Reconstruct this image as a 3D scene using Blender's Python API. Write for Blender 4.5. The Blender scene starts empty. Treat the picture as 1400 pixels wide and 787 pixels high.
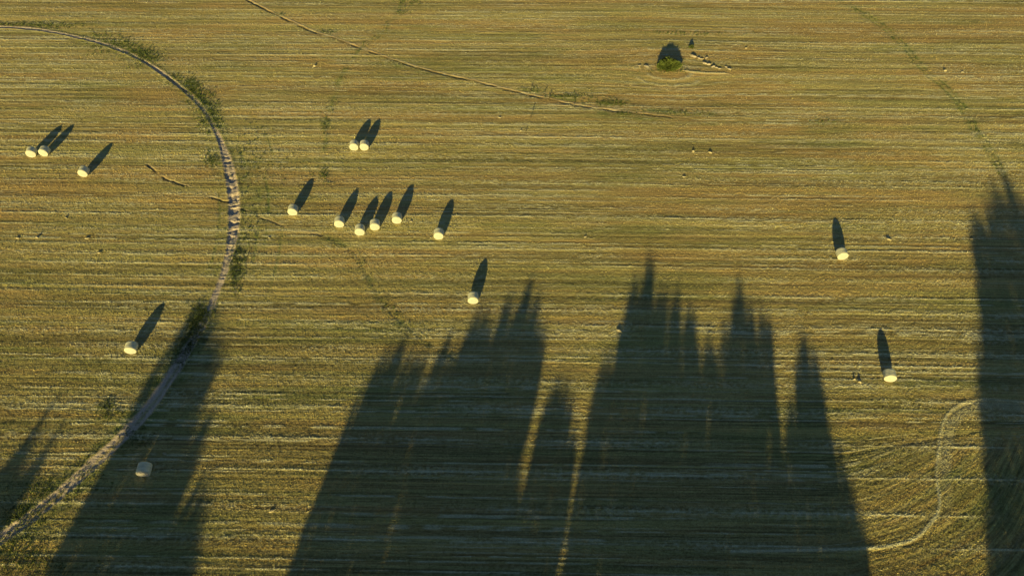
import bpy, math, random
import numpy as np
from mathutils import Vector

R = math.radians
rng = np.random.default_rng(7)
random.seed(7)
sc = bpy.context.scene
C = sc.collection

# ------------------------------------------------------------------ camera, sky, sun, exposure
CAM_H, PITCH, FPX = 67.0, R(52.0), 933.0
SUN_EL, SUN_AZ = R(10.3), R(11.9)          # SUN_AZ: heading of the shadows, clockwise from +Y
cam_d = bpy.data.cameras.new('camera')
cam = bpy.data.objects.new('camera', cam_d)
C.objects.link(cam)
cam.location = (0, 0, CAM_H)
cam.rotation_euler = (math.pi / 2 - PITCH, 0, 0)
cam_d.sensor_width = 36.0
cam_d.lens = 36.0 * FPX / 1400.0
cam_d.clip_start = 0.5
cam_d.clip_end = 6000
sc.camera = cam

w = bpy.data.worlds.new('World')
sc.world = w
w.use_nodes = True
nt = w.node_tree
bg = nt.nodes['Background']
sky = nt.nodes.new('ShaderNodeTexSky')
sky.sky_type = 'NISHITA'
sky.sun_disc = False
sky.sun_elevation = SUN_EL
sky.sun_rotation = math.pi + SUN_AZ
sky.altitude = 1500
sky.air_density = 0.9
sky.dust_density = 0.0
sky.ozone_density = 1.8
nt.links.new(sky.outputs[0], bg.inputs[0])
bg.inputs[1].default_value = 0.05

sun_d = bpy.data.lights.new('sun', 'SUN')
sun_d.energy = 5.0
sun_d.angle = R(0.5)
sun_d.color = (1.0, 0.82, 0.33)
sun = bpy.data.objects.new('sun', sun_d)
C.objects.link(sun)
SUND = Vector((math.sin(SUN_AZ) * math.cos(SUN_EL), math.cos(SUN_AZ) * math.cos(SUN_EL), -math.sin(SUN_EL)))
sun.rotation_euler = SUND.to_track_quat('-Z', 'Y').to_euler()
sun.location = (-30, -150, 60)

sc.view_settings.view_transform = 'Standard'
sc.view_settings.look = 'None'
sc.view_settings.gamma = 1
sc.view_settings.exposure = 0.78
sc.view_settings.use_curve_mapping = False

# ------------------------------------------------------------------ helpers
ST, CT = math.sin(PITCH), math.cos(PITCH)


def gp(px, py, z=0.0):
    """ground point seen at a place of the survey photo"""
    u = (np.asarray(px, float) - 700) / FPX
    v = (np.asarray(py, float) - 393.5) / FPX
    t = (CAM_H - z) / (ST + v * CT)
    return u * t, (CT - v * ST) * t


def noise(x, y, seed, octv=1, gain=0.5):
    """value noise, about 0..1"""
    out = 0.0
    amp, tot = 1.0, 0.0
    for o in range(octv):
        g = np.random.default_rng(seed * 131 + o).random((256, 256))
        xf, yf = x * 2 ** o, y * 2 ** o
        xi, yi = np.floor(xf).astype(np.int64), np.floor(yf).astype(np.int64)
        fx, fy = xf - xi, yf - yi
        fx = fx * fx * (3 - 2 * fx)
        fy = fy * fy * (3 - 2 * fy)
        a = g[yi & 255, xi & 255]
        b = g[yi & 255, (xi + 1) & 255]
        c = g[(yi + 1) & 255, xi & 255]
        d = g[(yi + 1) & 255, (xi + 1) & 255]
        out = out + amp * ((a * (1 - fx) + b * fx) * (1 - fy) + (c * (1 - fx) + d * fx) * fy)
        tot += amp
        amp *= gain
    return out / tot


def sstep(a, b, x):
    t = np.clip((x - a) / (b - a), 0, 1)
    return t * t * (3 - 2 * t)


def poly_dist(X, Y, pts):
    """distance to a polyline, arc position, signed side"""
    best = np.full(X.shape, 1e3)
    sbest = np.zeros(X.shape)
    side = np.ones(X.shape)
    xr, yr = X[0], Y[:, 0]
    M = 9.0
    s0 = 0.0
    for (ax, ay), (bx, by) in zip(pts[:-1], pts[1:]):
        dx, dy = bx - ax, by - ay
        L = math.hypot(dx, dy)
        j0, j1 = np.searchsorted(xr, [min(ax, bx) - M, max(ax, bx) + M])
        i0, i1 = np.searchsorted(yr, [min(ay, by) - M, max(ay, by) + M])
        sl = (slice(i0, i1), slice(j0, j1))
        Xs, Ys = X[sl], Y[sl]
        t = np.clip(((Xs - ax) * dx + (Ys - ay) * dy) / (L * L), 0, 1)
        ex, ey = Xs - ax - t * dx, Ys - ay - t * dy
        d = np.hypot(ex, ey)
        m = d < best[sl]
        best[sl] = np.where(m, d, best[sl])
        sbest[sl] = np.where(m, s0 + t * L, sbest[sl])
        side[sl] = np.where(m, np.sign(dx * ey - dy * ex), side[sl])
        s0 += L
    return best, sbest, side


def smooth_pts(px, n=6):
    """Catmull-Rom through photo points, on the ground"""
    P = [gp(*p) for p in px]
    P = [(float(a), float(b)) for a, b in P]
    P = [P[0]] + P + [P[-1]]
    out = []
    for i in range(1, len(P) - 2):
        p0, p1, p2, p3 = map(np.array, P[i - 1:i + 3])
        for k in range(n):
            t = k / n
            out.append(tuple(0.5 * ((2 * p1) + (p2 - p0) * t + (2 * p0 - 5 * p1 + 4 * p2 - p3) * t * t + (3 * p1 - p0 - 3 * p2 + p3) * t ** 3)))
    out.append(P[-1])
    return out


TRACK = smooth_pts([(-60, 36), (0, 37), (60, 42), (130, 57), (175, 73), (210, 92), (245, 118), (275, 146), (298, 185), (312, 225),
                    (319, 265), (320, 305), (313, 350), (298, 395), (279, 440), (255, 480), (230, 520), (195, 568), (150, 613),
                    (100, 658), (50, 700), (0, 736), (-50, 770)])
DITCH = smooth_pts([(320, -12), (338, 0), (375, 19), (420, 40), (460, 54), (500, 69), (550, 86), (600, 100), (660, 114),
                    (720, 129), (800, 146), (870, 155), (930, 161), (975, 165)])
TRAIL_R = smooth_pts([(1130, -10), (1160, 8), (1205, 33), (1235, 62), (1262, 95), (1290, 118), (1315, 145), (1335, 180), (1352, 204),
                      (1370, 238)])
TRAIL_M = smooth_pts([(555, -5), (530, 35), (492, 68), (466, 105), (452, 150), (443, 205)])
CRACK = smooth_pts([(200, 226), (226, 243), (262, 257), (290, 270), (312, 277)])
CRACK2 = smooth_pts([(318, 283), (345, 291), (378, 305), (396, 312), (440, 322)])
TRAIL_C = smooth_pts([(440, 322), (478, 340), (500, 372), (525, 415), (548, 440), (590, 470), (622, 492)])
SCURVE = smooth_pts([(1460, 556), (1400, 549), (1340, 546), (1308, 555), (1290, 575), (1283, 610), (1280, 650), (1284, 690), (1272, 715), (1245, 738), (1195, 748),
                     (1120, 751), (1000, 753)])
BX, BY = map(float, gp(914, 93))
BALE_XY = [tuple(map(float, gp(*p))) for p in ((44.5, 212), (62, 210), (115.5, 238), (484.5, 202), (498.5, 202), (401, 291), (464.5, 307), (492.5, 318), (513, 311),
                                               (543, 302), (600, 324), (647, 411), (181, 479), (198.5, 646), (1150, 351), (1215, 517))]

# rows of pale straw left by the baler: positions in the row coordinate
_lr = np.random.default_rng(11)
LINES = []
for py in (549, 565, 609, 653, 703, 748, 790):
    x_, y_ = gp(1150, py)
    LINES.append((float(y_ + 0.014 * x_), 0.75 + 0.25 * _lr.random()))
yy = max(l[0] for l in LINES) + 1.9
while yy < 128:
    LINES.append((yy, 0.30 + 0.70 * _lr.random()))
    yy += _lr.uniform(1.1, 2.7)


def field(X, Y):
    """height and material masks of the field at X, Y"""
    dx, dy = X - BX, Y - BY
    bow = -1.7 * np.exp(-(dx / 8.0) ** 2) * np.tanh(dy / 1.5) * np.exp(-np.abs(dy) / 6.0)
    W = Y + 0.014 * X + 0.35 * (noise(X / 40, Y / 25, 3) - .5) + 0.03 * (noise(X / 5, Y / 6, 4) - .5) + bow
    # turned rows in the lower right corner
    xf, yf = gp(1130, 600)
    fan = sstep(0, 9, X - xf + (yf - Y) * .6 - 1) * sstep(-1.0, 3.5, yf - Y + 1)
    q = np.maximum(0, X - xf + 6)
    W2 = Y - 0.008 * q * q - .0004 * q ** 3 + .3 * (noise(X / 8, Y / 6, 5) - .5)
    # bottom-left, slightly rising rows
    out = {}

    def streak(Wc, seed):
        a = noise(X / 30.0, Wc / 0.19, seed, 2) * .55 + noise(X / 40.0, Wc / 0.50, seed + 1) * .3 + noise(X / 4.0, Wc / 0.13, seed + 2) * .15
        return a
    s = streak(W, 20) * (1 - fan) + streak(W2, 30) * fan
    s = (s - .5) * 2
    band = noise(X / 30, W / 1.1, 41, 2) * (1 - fan) + noise(X / 25, W2 / .9, 42, 2) * fan
    rows = np.sin((W + .0 * X) / 0.36 * 2 * np.pi) * (1 - fan) + np.sin(W2 / 0.62 * 2 * np.pi) * fan * .5
    rows *= .4 + .8 * noise(X / 6, Y / 3, 44)
    patch = noise(X / 7, Y / 4, 43, 3)
    h = 0.018 * s + 0.003 * rows + 0.03 * (noise(X / 2.2, Y / 1.6, 50, 2) - .5) + 0.10 * (noise(X / 14, Y / 9, 51) - .5)
    grain = noise(X / .28, Y / .22, 52, 2)
    h = h + 0.040 * (grain - .5)
    # thin wheel and drill lines along the rows
    WW = W * (1 - fan) + W2 * fan
    thin = sstep(.72, .86, noise(X / 38 + 9, WW / .17, 160)) * sstep(.30, .55, noise(X / 2.5, WW / .3, 161, 2))
    thinp = (1 - .8 * fan) * sstep(.67, .80, noise(X / 40 + 3, WW / .18, 162)) * sstep(.28, .6, noise(X / 1.6, WW / .3, 163, 2))
    thin = thin * (.45 + .55 * sstep(38, 75, Y))
    h = h - .022 * thin + .02 * thinp
    # straw lines
    straw = np.zeros(X.shape)
    for i, (lw, st) in enumerate(LINES):
        m = np.abs(W - lw) < 0.9
        if not m.any():
            continue
        x_, w_ = X[m], W[m]
        wob = 0.12 * (noise(x_ / 6, np.full(x_.shape, i * 3.3), 60, 2) - .5) + 0.07 * (noise(x_ / .8, np.full(x_.shape, i * 3.3), 64) - .5)
        d = np.abs(w_ - lw - wob)
        br = noise(x_ / 7.0, np.full(x_.shape, i * 7.7), 61, 2)
        br2 = noise(x_ / 1.3, np.full(x_.shape, i * 5.1), 62, 2)
        near = .82 + .18 * sstep(80, 32, Y[m])
        wid = (0.05 + 0.08 * br * st) * (1.3 - .4 * near)
        a = sstep(.56 - .34 * st, .80 - .22 * st, br) * (.35 + .65 * st) * near
        a = a * (.65 + .5 * sstep(.35, .62, br2))
        core = np.exp(-(d / wid) ** 2) * a
        halo = 0.42 * np.exp(-((w_ - lw) / .55) ** 2) * sstep(.3, .7, noise(x_ / 11.0, np.full(x_.shape, i * 2.9), 63, 2))
        straw[m] = np.maximum(straw[m], core * 1.0 + halo * 1.5 * sstep(.35, .75, grain[m]))
        h[m] += core * (.03 + .04 * br2)
    # curved ridges of straw round the bush
    for r, ry, a0, a1, k in ((4.3, 3.4, 200, 345, .75), (6.6, 5.0, 205, 320, .7), (3.4, 2.0, 150, 200, .8), (5.3, 2.6, 160, 192, .8), (9.5, 6.2, 215, 300, .4)):
        ang = np.degrees(np.arctan2(dy / ry, dx / r)) % 360
        rad = np.hypot(dx / r, dy / ry)
        win = sstep(a0, a0 + 12, ang) * (1 - sstep(a1 - 12, a1, ang))
        d = np.abs(rad - 1 + .16 * (noise(ang / 9, rad * 3, 70, 2) - .5)) * ry
        c = np.exp(-(d / .3) ** 2) * win * k * (.1 + noise(ang / 3, rad * 2, 71) * 1.1)
        straw = np.maximum(straw, c)
        h = h + .06 * c
    sx = (dx - 2.0)
    rid = np.abs(dy + .6 + .28 * sx - .02 * sx * sx + .3 * (noise(X / 1.1, Y * 0, 72) - .5))
    c = np.exp(-(rid / .2) ** 2) * sstep(0, .6, sx) * (1 - sstep(6.5, 8.5, sx))
    straw = np.maximum(straw, c * .8)
    h = h + .10 * c
    bare = 1.0 * np.exp(-(np.hypot(dx / 4.6, (dy + .4) / 3.3)) ** 4) * (.6 + .5 * patch)

    # wheel track of the pivot
    d, s_, side = poly_dist(X, Y, TRACK)
    d = d + .16 * (noise(X / .7, Y / .7, 80, 2) - .5)
    tot = 118.0
    mid = np.exp(-((s_ - 80) / 11.0) ** 4)           # broad, potholed stretch
    low = sstep(96, 112, s_)
    wid = 0.36 + .36 * mid + .35 * low + .15 * (noise(s_ / 2.5, s_ * 0, 107, 2) - .5)
    soil = 1 - sstep(wid * .75, wid * 1.25, d)
    ds = d * side
    rut = np.exp(-((np.abs(ds) - wid * .5) / .13) ** 2)
    pot = .6 * noise(s_ / .75, ds * .5 + 5, 81, 2) + .4 * noise(s_ / .5, ds / .5, 181, 2)
    h = h - soil * (.015 + .04 * rut) - soil * (.13 * mid + .03) * sstep(.50, .66, pot) + .05 * np.exp(-((d - wid * 1.15) / .18) ** 2)
    h = h + soil * .09 * (noise(X / .35, Y / .3, 82, 2) - .5)
    strip = np.exp(-((ds - .1) / (wid * .33)) ** 2) * (low * .75 + .2) * sstep(.3, .6, noise(s_ / 1.4, ds / .3, 183, 2))
    soil = soil * (1 - strip * .8)
    h = h + .05 * strip * soil
    cut = np.exp(-((s_ - 46) / 8.0) ** 2)            # eroded edge
    h = h - .22 * cut * np.exp(-((ds - .05) / .17) ** 2) * noise(s_ / 1.6, ds * 0, 83)
    grn = np.exp(-((d - wid - .3) / 1.0) ** 2) * (.15 + .5 * noise(X / 2.2, Y / 2.0, 84, 2)) * (.6 + .5 * low)
    stc = np.exp(-((s_ - 58) / 7.0) ** 2)
    grn = grn + stc * np.exp(-((ds - 1.0) / .8) ** 2) * noise(X / 1.0, Y / 1.0, 85, 2) * .9
    grn = grn + mid * np.exp(-((ds - 3.2) / 2.3) ** 2) * .65 * noise(X / 1.6, Y / 3.5, 86, 3)
    side_r = sstep(0, .5, ds)
    for off, seed in ((2.1, 1), (3.3, 2), (4.6, 3), (-2.0, 4), (6.5, 5)):
        k = np.exp(-((ds - off - .5 * (noise(s_ / 8, s_ * 0, 87 + seed) - .5)) / .17) ** 2) * sstep(.35, .7, noise(s_ / 5, s_ * 0 + seed, 88, 2))
        k = k * sstep(62, 72, s_) * (1 - sstep(92, 102, s_))
        grn = grn + .55 * k
        h = h - .03 * k
    # ditch line
    d, s2, sd = poly_dist(X, Y, DITCH)
    ds = d * sd + .34 * (noise(s2 / 1.6, s2 * 0, 90, 3, .7) - .5)
    d = np.abs(ds)
    k2 = .75 + .5 * noise(s2 / 4, s2 * 0, 91)
    k3 = .15 + .85 * sstep(.36, .56, noise(s2 / 2.2, s2 * 0, 92, 2))
    k3 = k3 * (1 - sstep(80, 92, s2) * .8)
    h = h - .15 * k2 * k3 * np.exp(-((ds + .05) / .16) ** 2)
    ditch_shade = (.55 + .4 * k3) * np.exp(-((ds - .02) / .25) ** 4) * (1 - sstep(82, 93, s2))  # groove shade painted as a dark band over floor and far wall
    soil2 = np.exp(-((ds - .36) / .12) ** 2) * .45 * (1 - sstep(80, 92, s2)) * (.5 + noise(s2 / .8, s2 * 0, 93))
    soil = np.maximum(soil, soil2)
    tail = sstep(52, 66, s2)
    groove_shade = np.clip(ditch_shade * 1.1, 0, 1)  # brown-dark tone standing in for shade inside the grooves
    grn = grn + np.exp(-((ds - 1.1) / .7) ** 2) * sstep(.45, .7, noise(X / 2.8, Y / 1.2, 94, 2)) * .8 * tail
    grn = grn + np.exp(-((ds + 1.0) / .5) ** 2) * sstep(.55, .8, noise(X / 2.8, Y / 1.2, 95, 2)) * .5
    # green trails
    d, s3, sd = poly_dist(X, Y, TRAIL_R)
    ds = d * sd + .9 * (noise(X / 2.5, Y / 2.5, 184, 2) - .5)
    n3 = noise(X / .6, Y / .6, 96, 2)
    w3 = 1 - sstep(24, 38, s3) * .6
    k = (np.exp(-((ds - .45) / .25) ** 2) + np.exp(-((ds + .45) / .25) ** 2) * sstep(6, 14, s3)) * sstep(.35, .62, n3)
    k = k + .25 * np.exp(-(ds / 1.3) ** 2)
    grn = grn + k * .55 * (d < 4)
    h = h - .04 * k
    d, s4, sd = poly_dist(X, Y, TRAIL_M)
    grn = grn + .55 * np.exp(-(d / .5) ** 2) * sstep(.3, .7, noise(X / 1.2, Y / 2, 97, 2))
    d, s5, sd = poly_dist(X, Y, TRAIL_C)
    grn = grn + .5 * np.exp(-(d / .55) ** 2) * sstep(.35, .7, noise(X / 1.0, Y / 1.5, 98, 2))
    h = h - .03 * np.exp(-(d / .3) ** 2)
    for pts, dep in ((CRACK, .16), (CRACK2, .07)):
        d, s6, sd = poly_dist(X, Y, pts)
        ds = d * sd + .5 * (noise(s6 / 1.2, s6 * 0, 99, 2) - .5)
        groove_shade = groove_shade + .7 * np.exp(-(ds / .17) ** 4) * sstep(.25, .6, noise(s6 / 1.5, s6 * 0, 106))  # cracks get the same painted shade as the ditch
        h = h - dep * np.exp(-(ds / .13) ** 2) * sstep(.25, .6, noise(s6 / 1.5, s6 * 0, 106))
        soil = np.maximum(soil, .4 * np.exp(-((ds - .2) / .1) ** 2) * noise(X / 1.5, Y / 1.5, 105))
    # S-shaped tyre trail
    d, s7, sd = poly_dist(X, Y, SCURVE)
    ds = d * sd
    g7 = noise(X / .5, Y / .5, 101, 2)
    c = np.exp(-((ds + .0) / .15) ** 2) * (.65 + .7 * g7) * (.70 + .45 * sstep(20, 27, s7)) + .55 * np.exp(-((ds - .75) / .65) ** 4) * (.4 + g7) * (1 - sstep(20, 28, s7))
    c = c * (d < 4)
    straw = np.maximum(straw, np.clip(c, 0, 1) * .95)
    h = h - .03 * np.exp(-((ds - .35) / .2) ** 2) + .04 * np.exp(-(ds / .15) ** 2)
    # dark combine line in the turned corner
    dl, s8, sd = poly_dist(X, Y, smooth_pts([(1110, 632), (1155, 622), (1240, 607), (1335, 590), (1420, 570)]))
    dl = dl + .12 * (noise(X / 1.5, Y / 1.5, 104, 2) - .5)
    h = h - .035 * np.exp(-(dl / .15) ** 2)
    dark = np.exp(-(dl / .2) ** 2)

    grn = grn + .30 * sstep(.54, .74, noise(X / 16, W / 3.0, 102, 3)) + .10 * sstep(75, 40, Y) * (.4 + patch * .6)
    # loose straw and pressed stubble where the bales dropped
    for bx_, by_ in BALE_XY:
        sl = (slice(*np.searchsorted(Y[:, 0], [by_ - 4, by_ + 4])), slice(*np.searchsorted(X[0], [bx_ - 4, bx_ + 4])))
        dd = np.hypot((X[sl] - bx_) / 1.5, (Y[sl] - by_ - .3) / 1.1)
        straw[sl] = np.maximum(straw[sl], .75 * np.exp(-dd ** 2) * sstep(.35, .7, grain[sl]))
        h[sl] -= .03 * np.exp(-(dd / .8) ** 2)
    grn = grn * (1 - .8 * soil)
    straw = straw * (1 - .85 * soil) * (1 - .6 * np.clip(grn, 0, 1))
    straw = np.maximum(straw, .72 * thinp * (1 - soil))
    tone = np.clip(-.75 * groove_shade + .54 - .30 * thin + .10 * sstep(45, 105, Y) + .52 * s + .60 * (band - .5) + .25 * (grain - .5) - .15 * dark, 0, 1)
    red = np.clip(.8 * groove_shade + .9 * sstep(.42, .75, noise(X / 19, W / 2.0, 103, 3)) * (.35 + .65 * sstep(30, 75, Y)) + bare, 0, 1)
    return h, np.clip(soil, 0, 1), np.clip(grn, 0, 1), np.clip(straw, 0, 1), tone, red, W, W2, fan


# ------------------------------------------------------------------ materials
def new_mat(name):
    m = bpy.data.materials.new(name)
    m.use_nodes = True
    n = m.node_tree
    b = n.nodes['Principled BSDF']
    b.inputs['Roughness'].default_value = 0.9
    b.inputs['Specular IOR Level'].default_value = 0.15
    return m, n, b


def mixc(n, fac, a, b, mode='MIX'):
    k = n.nodes.new('ShaderNodeMix')
    k.data_type = 'RGBA'
    k.blend_type = mode
    for sock, v in ((0, fac), (6, a), (7, b)):
        if isinstance(v, (int, float)):
            k.inputs[sock].default_value = v
        elif isinstance(v, tuple):
            k.inputs[sock].default_value = (*v, 1)
        else:
            n.links.new(v, k.inputs[sock])
    return k.outputs[2]


def nz(n, scale, detail=3, rough=.6, vec=None):
    t = n.nodes.new('ShaderNodeTexNoise')
    t.inputs['Scale'].default_value = scale
    t.inputs['Detail'].default_value = detail
    t.inputs['Roughness'].default_value = rough
    if vec is None:
        tc = n.nodes.new('ShaderNodeNewGeometry')
        vec = tc.outputs['Position']
    n.links.new(vec, t.inputs['Vector'])
    return t.outputs['Fac']


def ramp(n, fac, stops):
    r = n.nodes.new('ShaderNodeValToRGB')
    els = r.color_ramp.elements
    while len(els) < len(stops):
        els.new(.5)
    for e, (p, c) in zip(els, stops):
        e.position = p
        e.color = (*c, 1) if isinstance(c, tuple) else (c, c, c, 1)
    n.links.new(fac, r.inputs[0])
    return r.outputs[0]


def simple_mat(name, c1, c2, scale, bump=0.0, rough=.9):
    m, n, b = new_mat(name)
    f = nz(n, scale)
    f = ramp(n, f, [(.3, 0.0), (.7, 1.0)])
    n.links.new(mixc(n, f, c1, c2), b.inputs['Base Color'])
    b.inputs['Roughness'].default_value = rough
    if bump:
        bp = n.nodes.new('ShaderNodeBump')
        bp.inputs['Strength'].default_value = bump
        bp.inputs['Distance'].default_value = .03
        n.links.new(f, bp.inputs['Height'])
        n.links.new(bp.outputs[0], b.inputs['Normal'])
    return m


GROUND_COLS = dict(dark=(0.20, 0.160, 0.066), light=(0.60, 0.505, 0.19), red=(0.60, 0.415, 0.16),
                   green=(0.16, 0.195, 0.06), straw=(0.72, 0.69, 0.46), soil=(0.76, 0.62, 0.47))


def ground_mat():
    m, n, b = new_mat('stubble_field')
    at = n.nodes.new('ShaderNodeAttribute')
    at.attribute_name = 'mask'
    sp = n.nodes.new('ShaderNodeSeparateColor')
    n.links.new(at.outputs['Color'], sp.inputs[0])
    soil, grn, straw = sp.outputs[0], sp.outputs[1], sp.outputs[2]
    tn = n.nodes.new('ShaderNodeAttribute')
    tn.attribute_name = 'tone'
    rd = n.nodes.new('ShaderNodeAttribute')
    rd.attribute_name = 'red'
    fine = nz(n, 5.5, 4, .75)
    g = n.nodes.new('ShaderNodeNewGeometry')
    sxyz = n.nodes.new('ShaderNodeSeparateXYZ')
    n.links.new(g.outputs['Position'], sxyz.inputs[0])

    def attr(name):
        q = n.nodes.new('ShaderNodeAttribute')
        q.attribute_name = name
        return q.outputs['Fac']

    def rowvec(name, kx, ky):
        cb = n.nodes.new('ShaderNodeCombineXYZ')
        a1 = n.nodes.new('ShaderNodeMath')
        a1.operation = 'MULTIPLY'
        n.links.new(sxyz.outputs[0], a1.inputs[0])
        a1.inputs[1].default_value = kx
        a2 = n.nodes.new('ShaderNodeMath')
        a2.operation = 'MULTIPLY'
        n.links.new(attr(name), a2.inputs[0])
        a2.inputs[1].default_value = ky
        n.links.new(a1.outputs[0], cb.inputs[0])
        n.links.new(a2.outputs[0], cb.inputs[1])
        return cb.outputs[0]
    lines = mixc(n, attr('turned'), nz(n, 1.0, 4, .62, rowvec('row', .035, 4.2)), nz(n, 1.0, 4, .62, rowvec('row_turned', .22, 2.6)))
    fine_lines = mixc(n, attr('turned'), nz(n, 1.0, 2, .6, rowvec('row', .30, 9.0)), nz(n, 1.0, 2, .6, rowvec('row_turned', .9, 6.0)))
    lines = mixc(n, .4, lines, fine_lines)
    G = GROUND_COLS
    # tone plus fine noise
    ad = n.nodes.new('ShaderNodeMath')
    ad.operation = 'MULTIPLY_ADD'
    n.links.new(fine, ad.inputs[0])
    ad.inputs[1].default_value = 1.3
    ad.inputs[2].default_value = -.65
    ad2 = n.nodes.new('ShaderNodeMath')
    ad2.operation = 'ADD'
    n.links.new(ad.outputs[0], ad2.inputs[0])
    n.links.new(tn.outputs['Fac'], ad2.inputs[1])
    ad3 = n.nodes.new('ShaderNodeMath')
    ad3.operation = 'MULTIPLY_ADD'
    n.links.new(lines, ad3.inputs[0])
    ad3.inputs[1].default_value = 3.4
    ad3.inputs[2].default_value = -1.7
    ad4 = n.nodes.new('ShaderNodeMath')
    ad4.operation = 'ADD'
    ad4.use_clamp = True
    n.links.new(ad2.outputs[0], ad4.inputs[0])
    n.links.new(ad3.outputs[0], ad4.inputs[1])
    t = ad4.outputs[0]
    hue = mixc(n, attr('turned'), nz(n, 1.0, 3, .6, rowvec('row', .045, 1.3)), nz(n, 1.0, 3, .6, rowvec('row_turned', .09, 1.1)))
    huer = ramp(n, hue, [(.50, 0.0), (.66, .75)])
    hueg = ramp(n, hue, [(.36, .45), (.49, 0.0)])
    base = mixc(n, t, G['dark'], G['light'])
    redc = mixc(n, t, (G['red'][0] * .5, G['red'][1] * .5, G['red'][2] * .5), G['red'])
    base = mixc(n, huer, base, redc)
    col = mixc(n, rd.outputs['Fac'], base, redc)
    grc = mixc(n, t, (G['green'][0] * .5, G['green'][1] * .5, G['green'][2] * .5), (G['green'][0] * 1.7, G['green'][1] * 1.7, G['green'][2] * 1.7))
    col = mixc(n, hueg, col, mixc(n, .5, col, grc))
    col = mixc(n, grn, col, grc)
    stc = mixc(n, fine, (G['straw'][0] * .6, G['straw'][1] * .58, G['straw'][2] * .5), G['straw'])
    col = mixc(n, straw, col, stc)
    soc = mixc(n, ramp(n, fine, [(.3, 0.0), (.7, 1.0)]), (G['soil'][0] * .6, G['soil'][1] * .6, G['soil'][2] * .6), G['soil'])
    col = mixc(n, soil, col, soc)
    n.links.new(col, b.inputs['Base Color'])
    bp = n.nodes.new('ShaderNodeBump')
    bp.inputs['Strength'].default_value = 1.0
    bp.inputs['Distance'].default_value = 0.05
    hm = n.nodes.new('ShaderNodeMath')
    hm.operation = 'MULTIPLY_ADD'
    n.links.new(soil, hm.inputs[0])
    hm.inputs[1].default_value = 2.5
    hm.inputs[2].default_value = 1.0
    hm2 = n.nodes.new('ShaderNodeMath')
    hm2.operation = 'MULTIPLY'
    n.links.new(hm.outputs[0], hm2.inputs[0])
    n.links.new(fine, hm2.inputs[1])
    n.links.new(hm2.outputs[0], bp.inputs['Height'])
    n.links.new(bp.outputs[0], b.inputs['Normal'])
    b.inputs['Roughness'].default_value = 1
    b.inputs['Specular IOR Level'].default_value = .05
    return m


def tinted_mat(name, trans=0.0):
    """colour from the per-leaf tint attribute with a little noise"""
    m, n, b = new_mat(name)
    at = n.nodes.new('ShaderNodeAttribute')
    at.attribute_name = 'tint'
    f = nz(n, 9, 2)
    n.links.new(mixc(n, .35, at.outputs['Color'], mixc(n, f, (.0, .0, .0), (1, 1, .8)), 'SOFT_LIGHT'), b.inputs['Base Color'])
    b.inputs['Specular IOR Level'].default_value = .2
    return m


M_GROUND = ground_mat()
M_TINT = tinted_mat('plant_fibre')
M_BARK = simple_mat('bark', (.09, .065, .04), (.17, .13, .09), 6, .6)


# ------------------------------------------------------------------ mesh builders
def fast_mesh(name, co, faces, mat, attrs=None, smooth=False, corners=4):
    """co (N,3), faces (M,corners) numpy"""
    me = bpy.data.meshes.new(name)
    N, Mf = len(co), len(faces)
    me.vertices.add(N)
    me.vertices.foreach_set('co', np.ascontiguousarray(co, dtype=np.float32).ravel())
    me.loops.add(Mf * corners)
    me.loops.foreach_set('vertex_index', np.ascontiguousarray(faces, dtype=np.int32).ravel())
    me.polygons.add(Mf)
    me.polygons.foreach_set('loop_start', np.arange(0, Mf * corners, corners, dtype=np.int32))
    me.polygons.foreach_set('loop_total', np.full(Mf, corners, dtype=np.int32))
    if smooth:
        me.polygons.foreach_set('use_smooth', np.ones(Mf, dtype=bool))
    for k, v in (attrs or {}).items():
        if v.ndim == 2:
            a = me.attributes.new(k, 'FLOAT_COLOR', 'POINT')
            a.data.foreach_set('color', np.ascontiguousarray(v, dtype=np.float32).ravel())
        else:
            a = me.attributes.new(k, 'FLOAT', 'POINT')
            a.data.foreach_set('value', np.ascontiguousarray(v, dtype=np.float32))
    me.update(calc_edges=True)
    me.materials.append(mat)
    return me


def link(name, me, parent=None):
    o = bpy.data.objects.new(name, me)
    C.objects.link(o)
    if parent is not None:
        o.parent = parent
    return o


def tag(o, label=None, cat=None, group=None, kind=None):
    if label:
        o['label'] = label
    if cat:
        o['category'] = cat
    if group:
        o['group'] = group
    if kind:
        o['kind'] = kind
    return o


def empty(name, loc, rz=0):
    o = bpy.data.objects.new(name, None)
    C.objects.link(o)
    o.location = loc
    o.rotation_euler = (0, 0, rz)
    o.empty_display_size = .3
    return o


def leaf_cards(P, L, Wd, axis, r=rng, tri=False):
    """small pointed leaves: diamonds of length L along axis, width Wd. Returns co, faces"""
    n = len(P)
    a = axis / np.linalg.norm(axis, axis=1, keepdims=True)
    q = r.normal(size=(n, 3))
    s = np.cross(a, q)
    s /= np.linalg.norm(s, axis=1, keepdims=True) + 1e-9
    L = np.broadcast_to(np.asarray(L, float).reshape(-1, 1), (n, 1))
    Wd = np.broadcast_to(np.asarray(Wd, float).reshape(-1, 1), (n, 1))
    if tri:
        co = np.stack([P - s * Wd * .5, P + s * Wd * .5, P + a * L], 1).reshape(-1, 3)
        return co, np.arange(n * 3).reshape(-1, 3)
    v0 = P
    v1 = P + a * L * .5 + s * Wd * .5
    v2 = P + a * L
    v3 = P + a * L * .5 - s * Wd * .5
    co = np.stack([v0, v1, v2, v3], 1).reshape(-1, 3)
    f = np.arange(n * 4).reshape(-1, 4)
    return co, f


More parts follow.
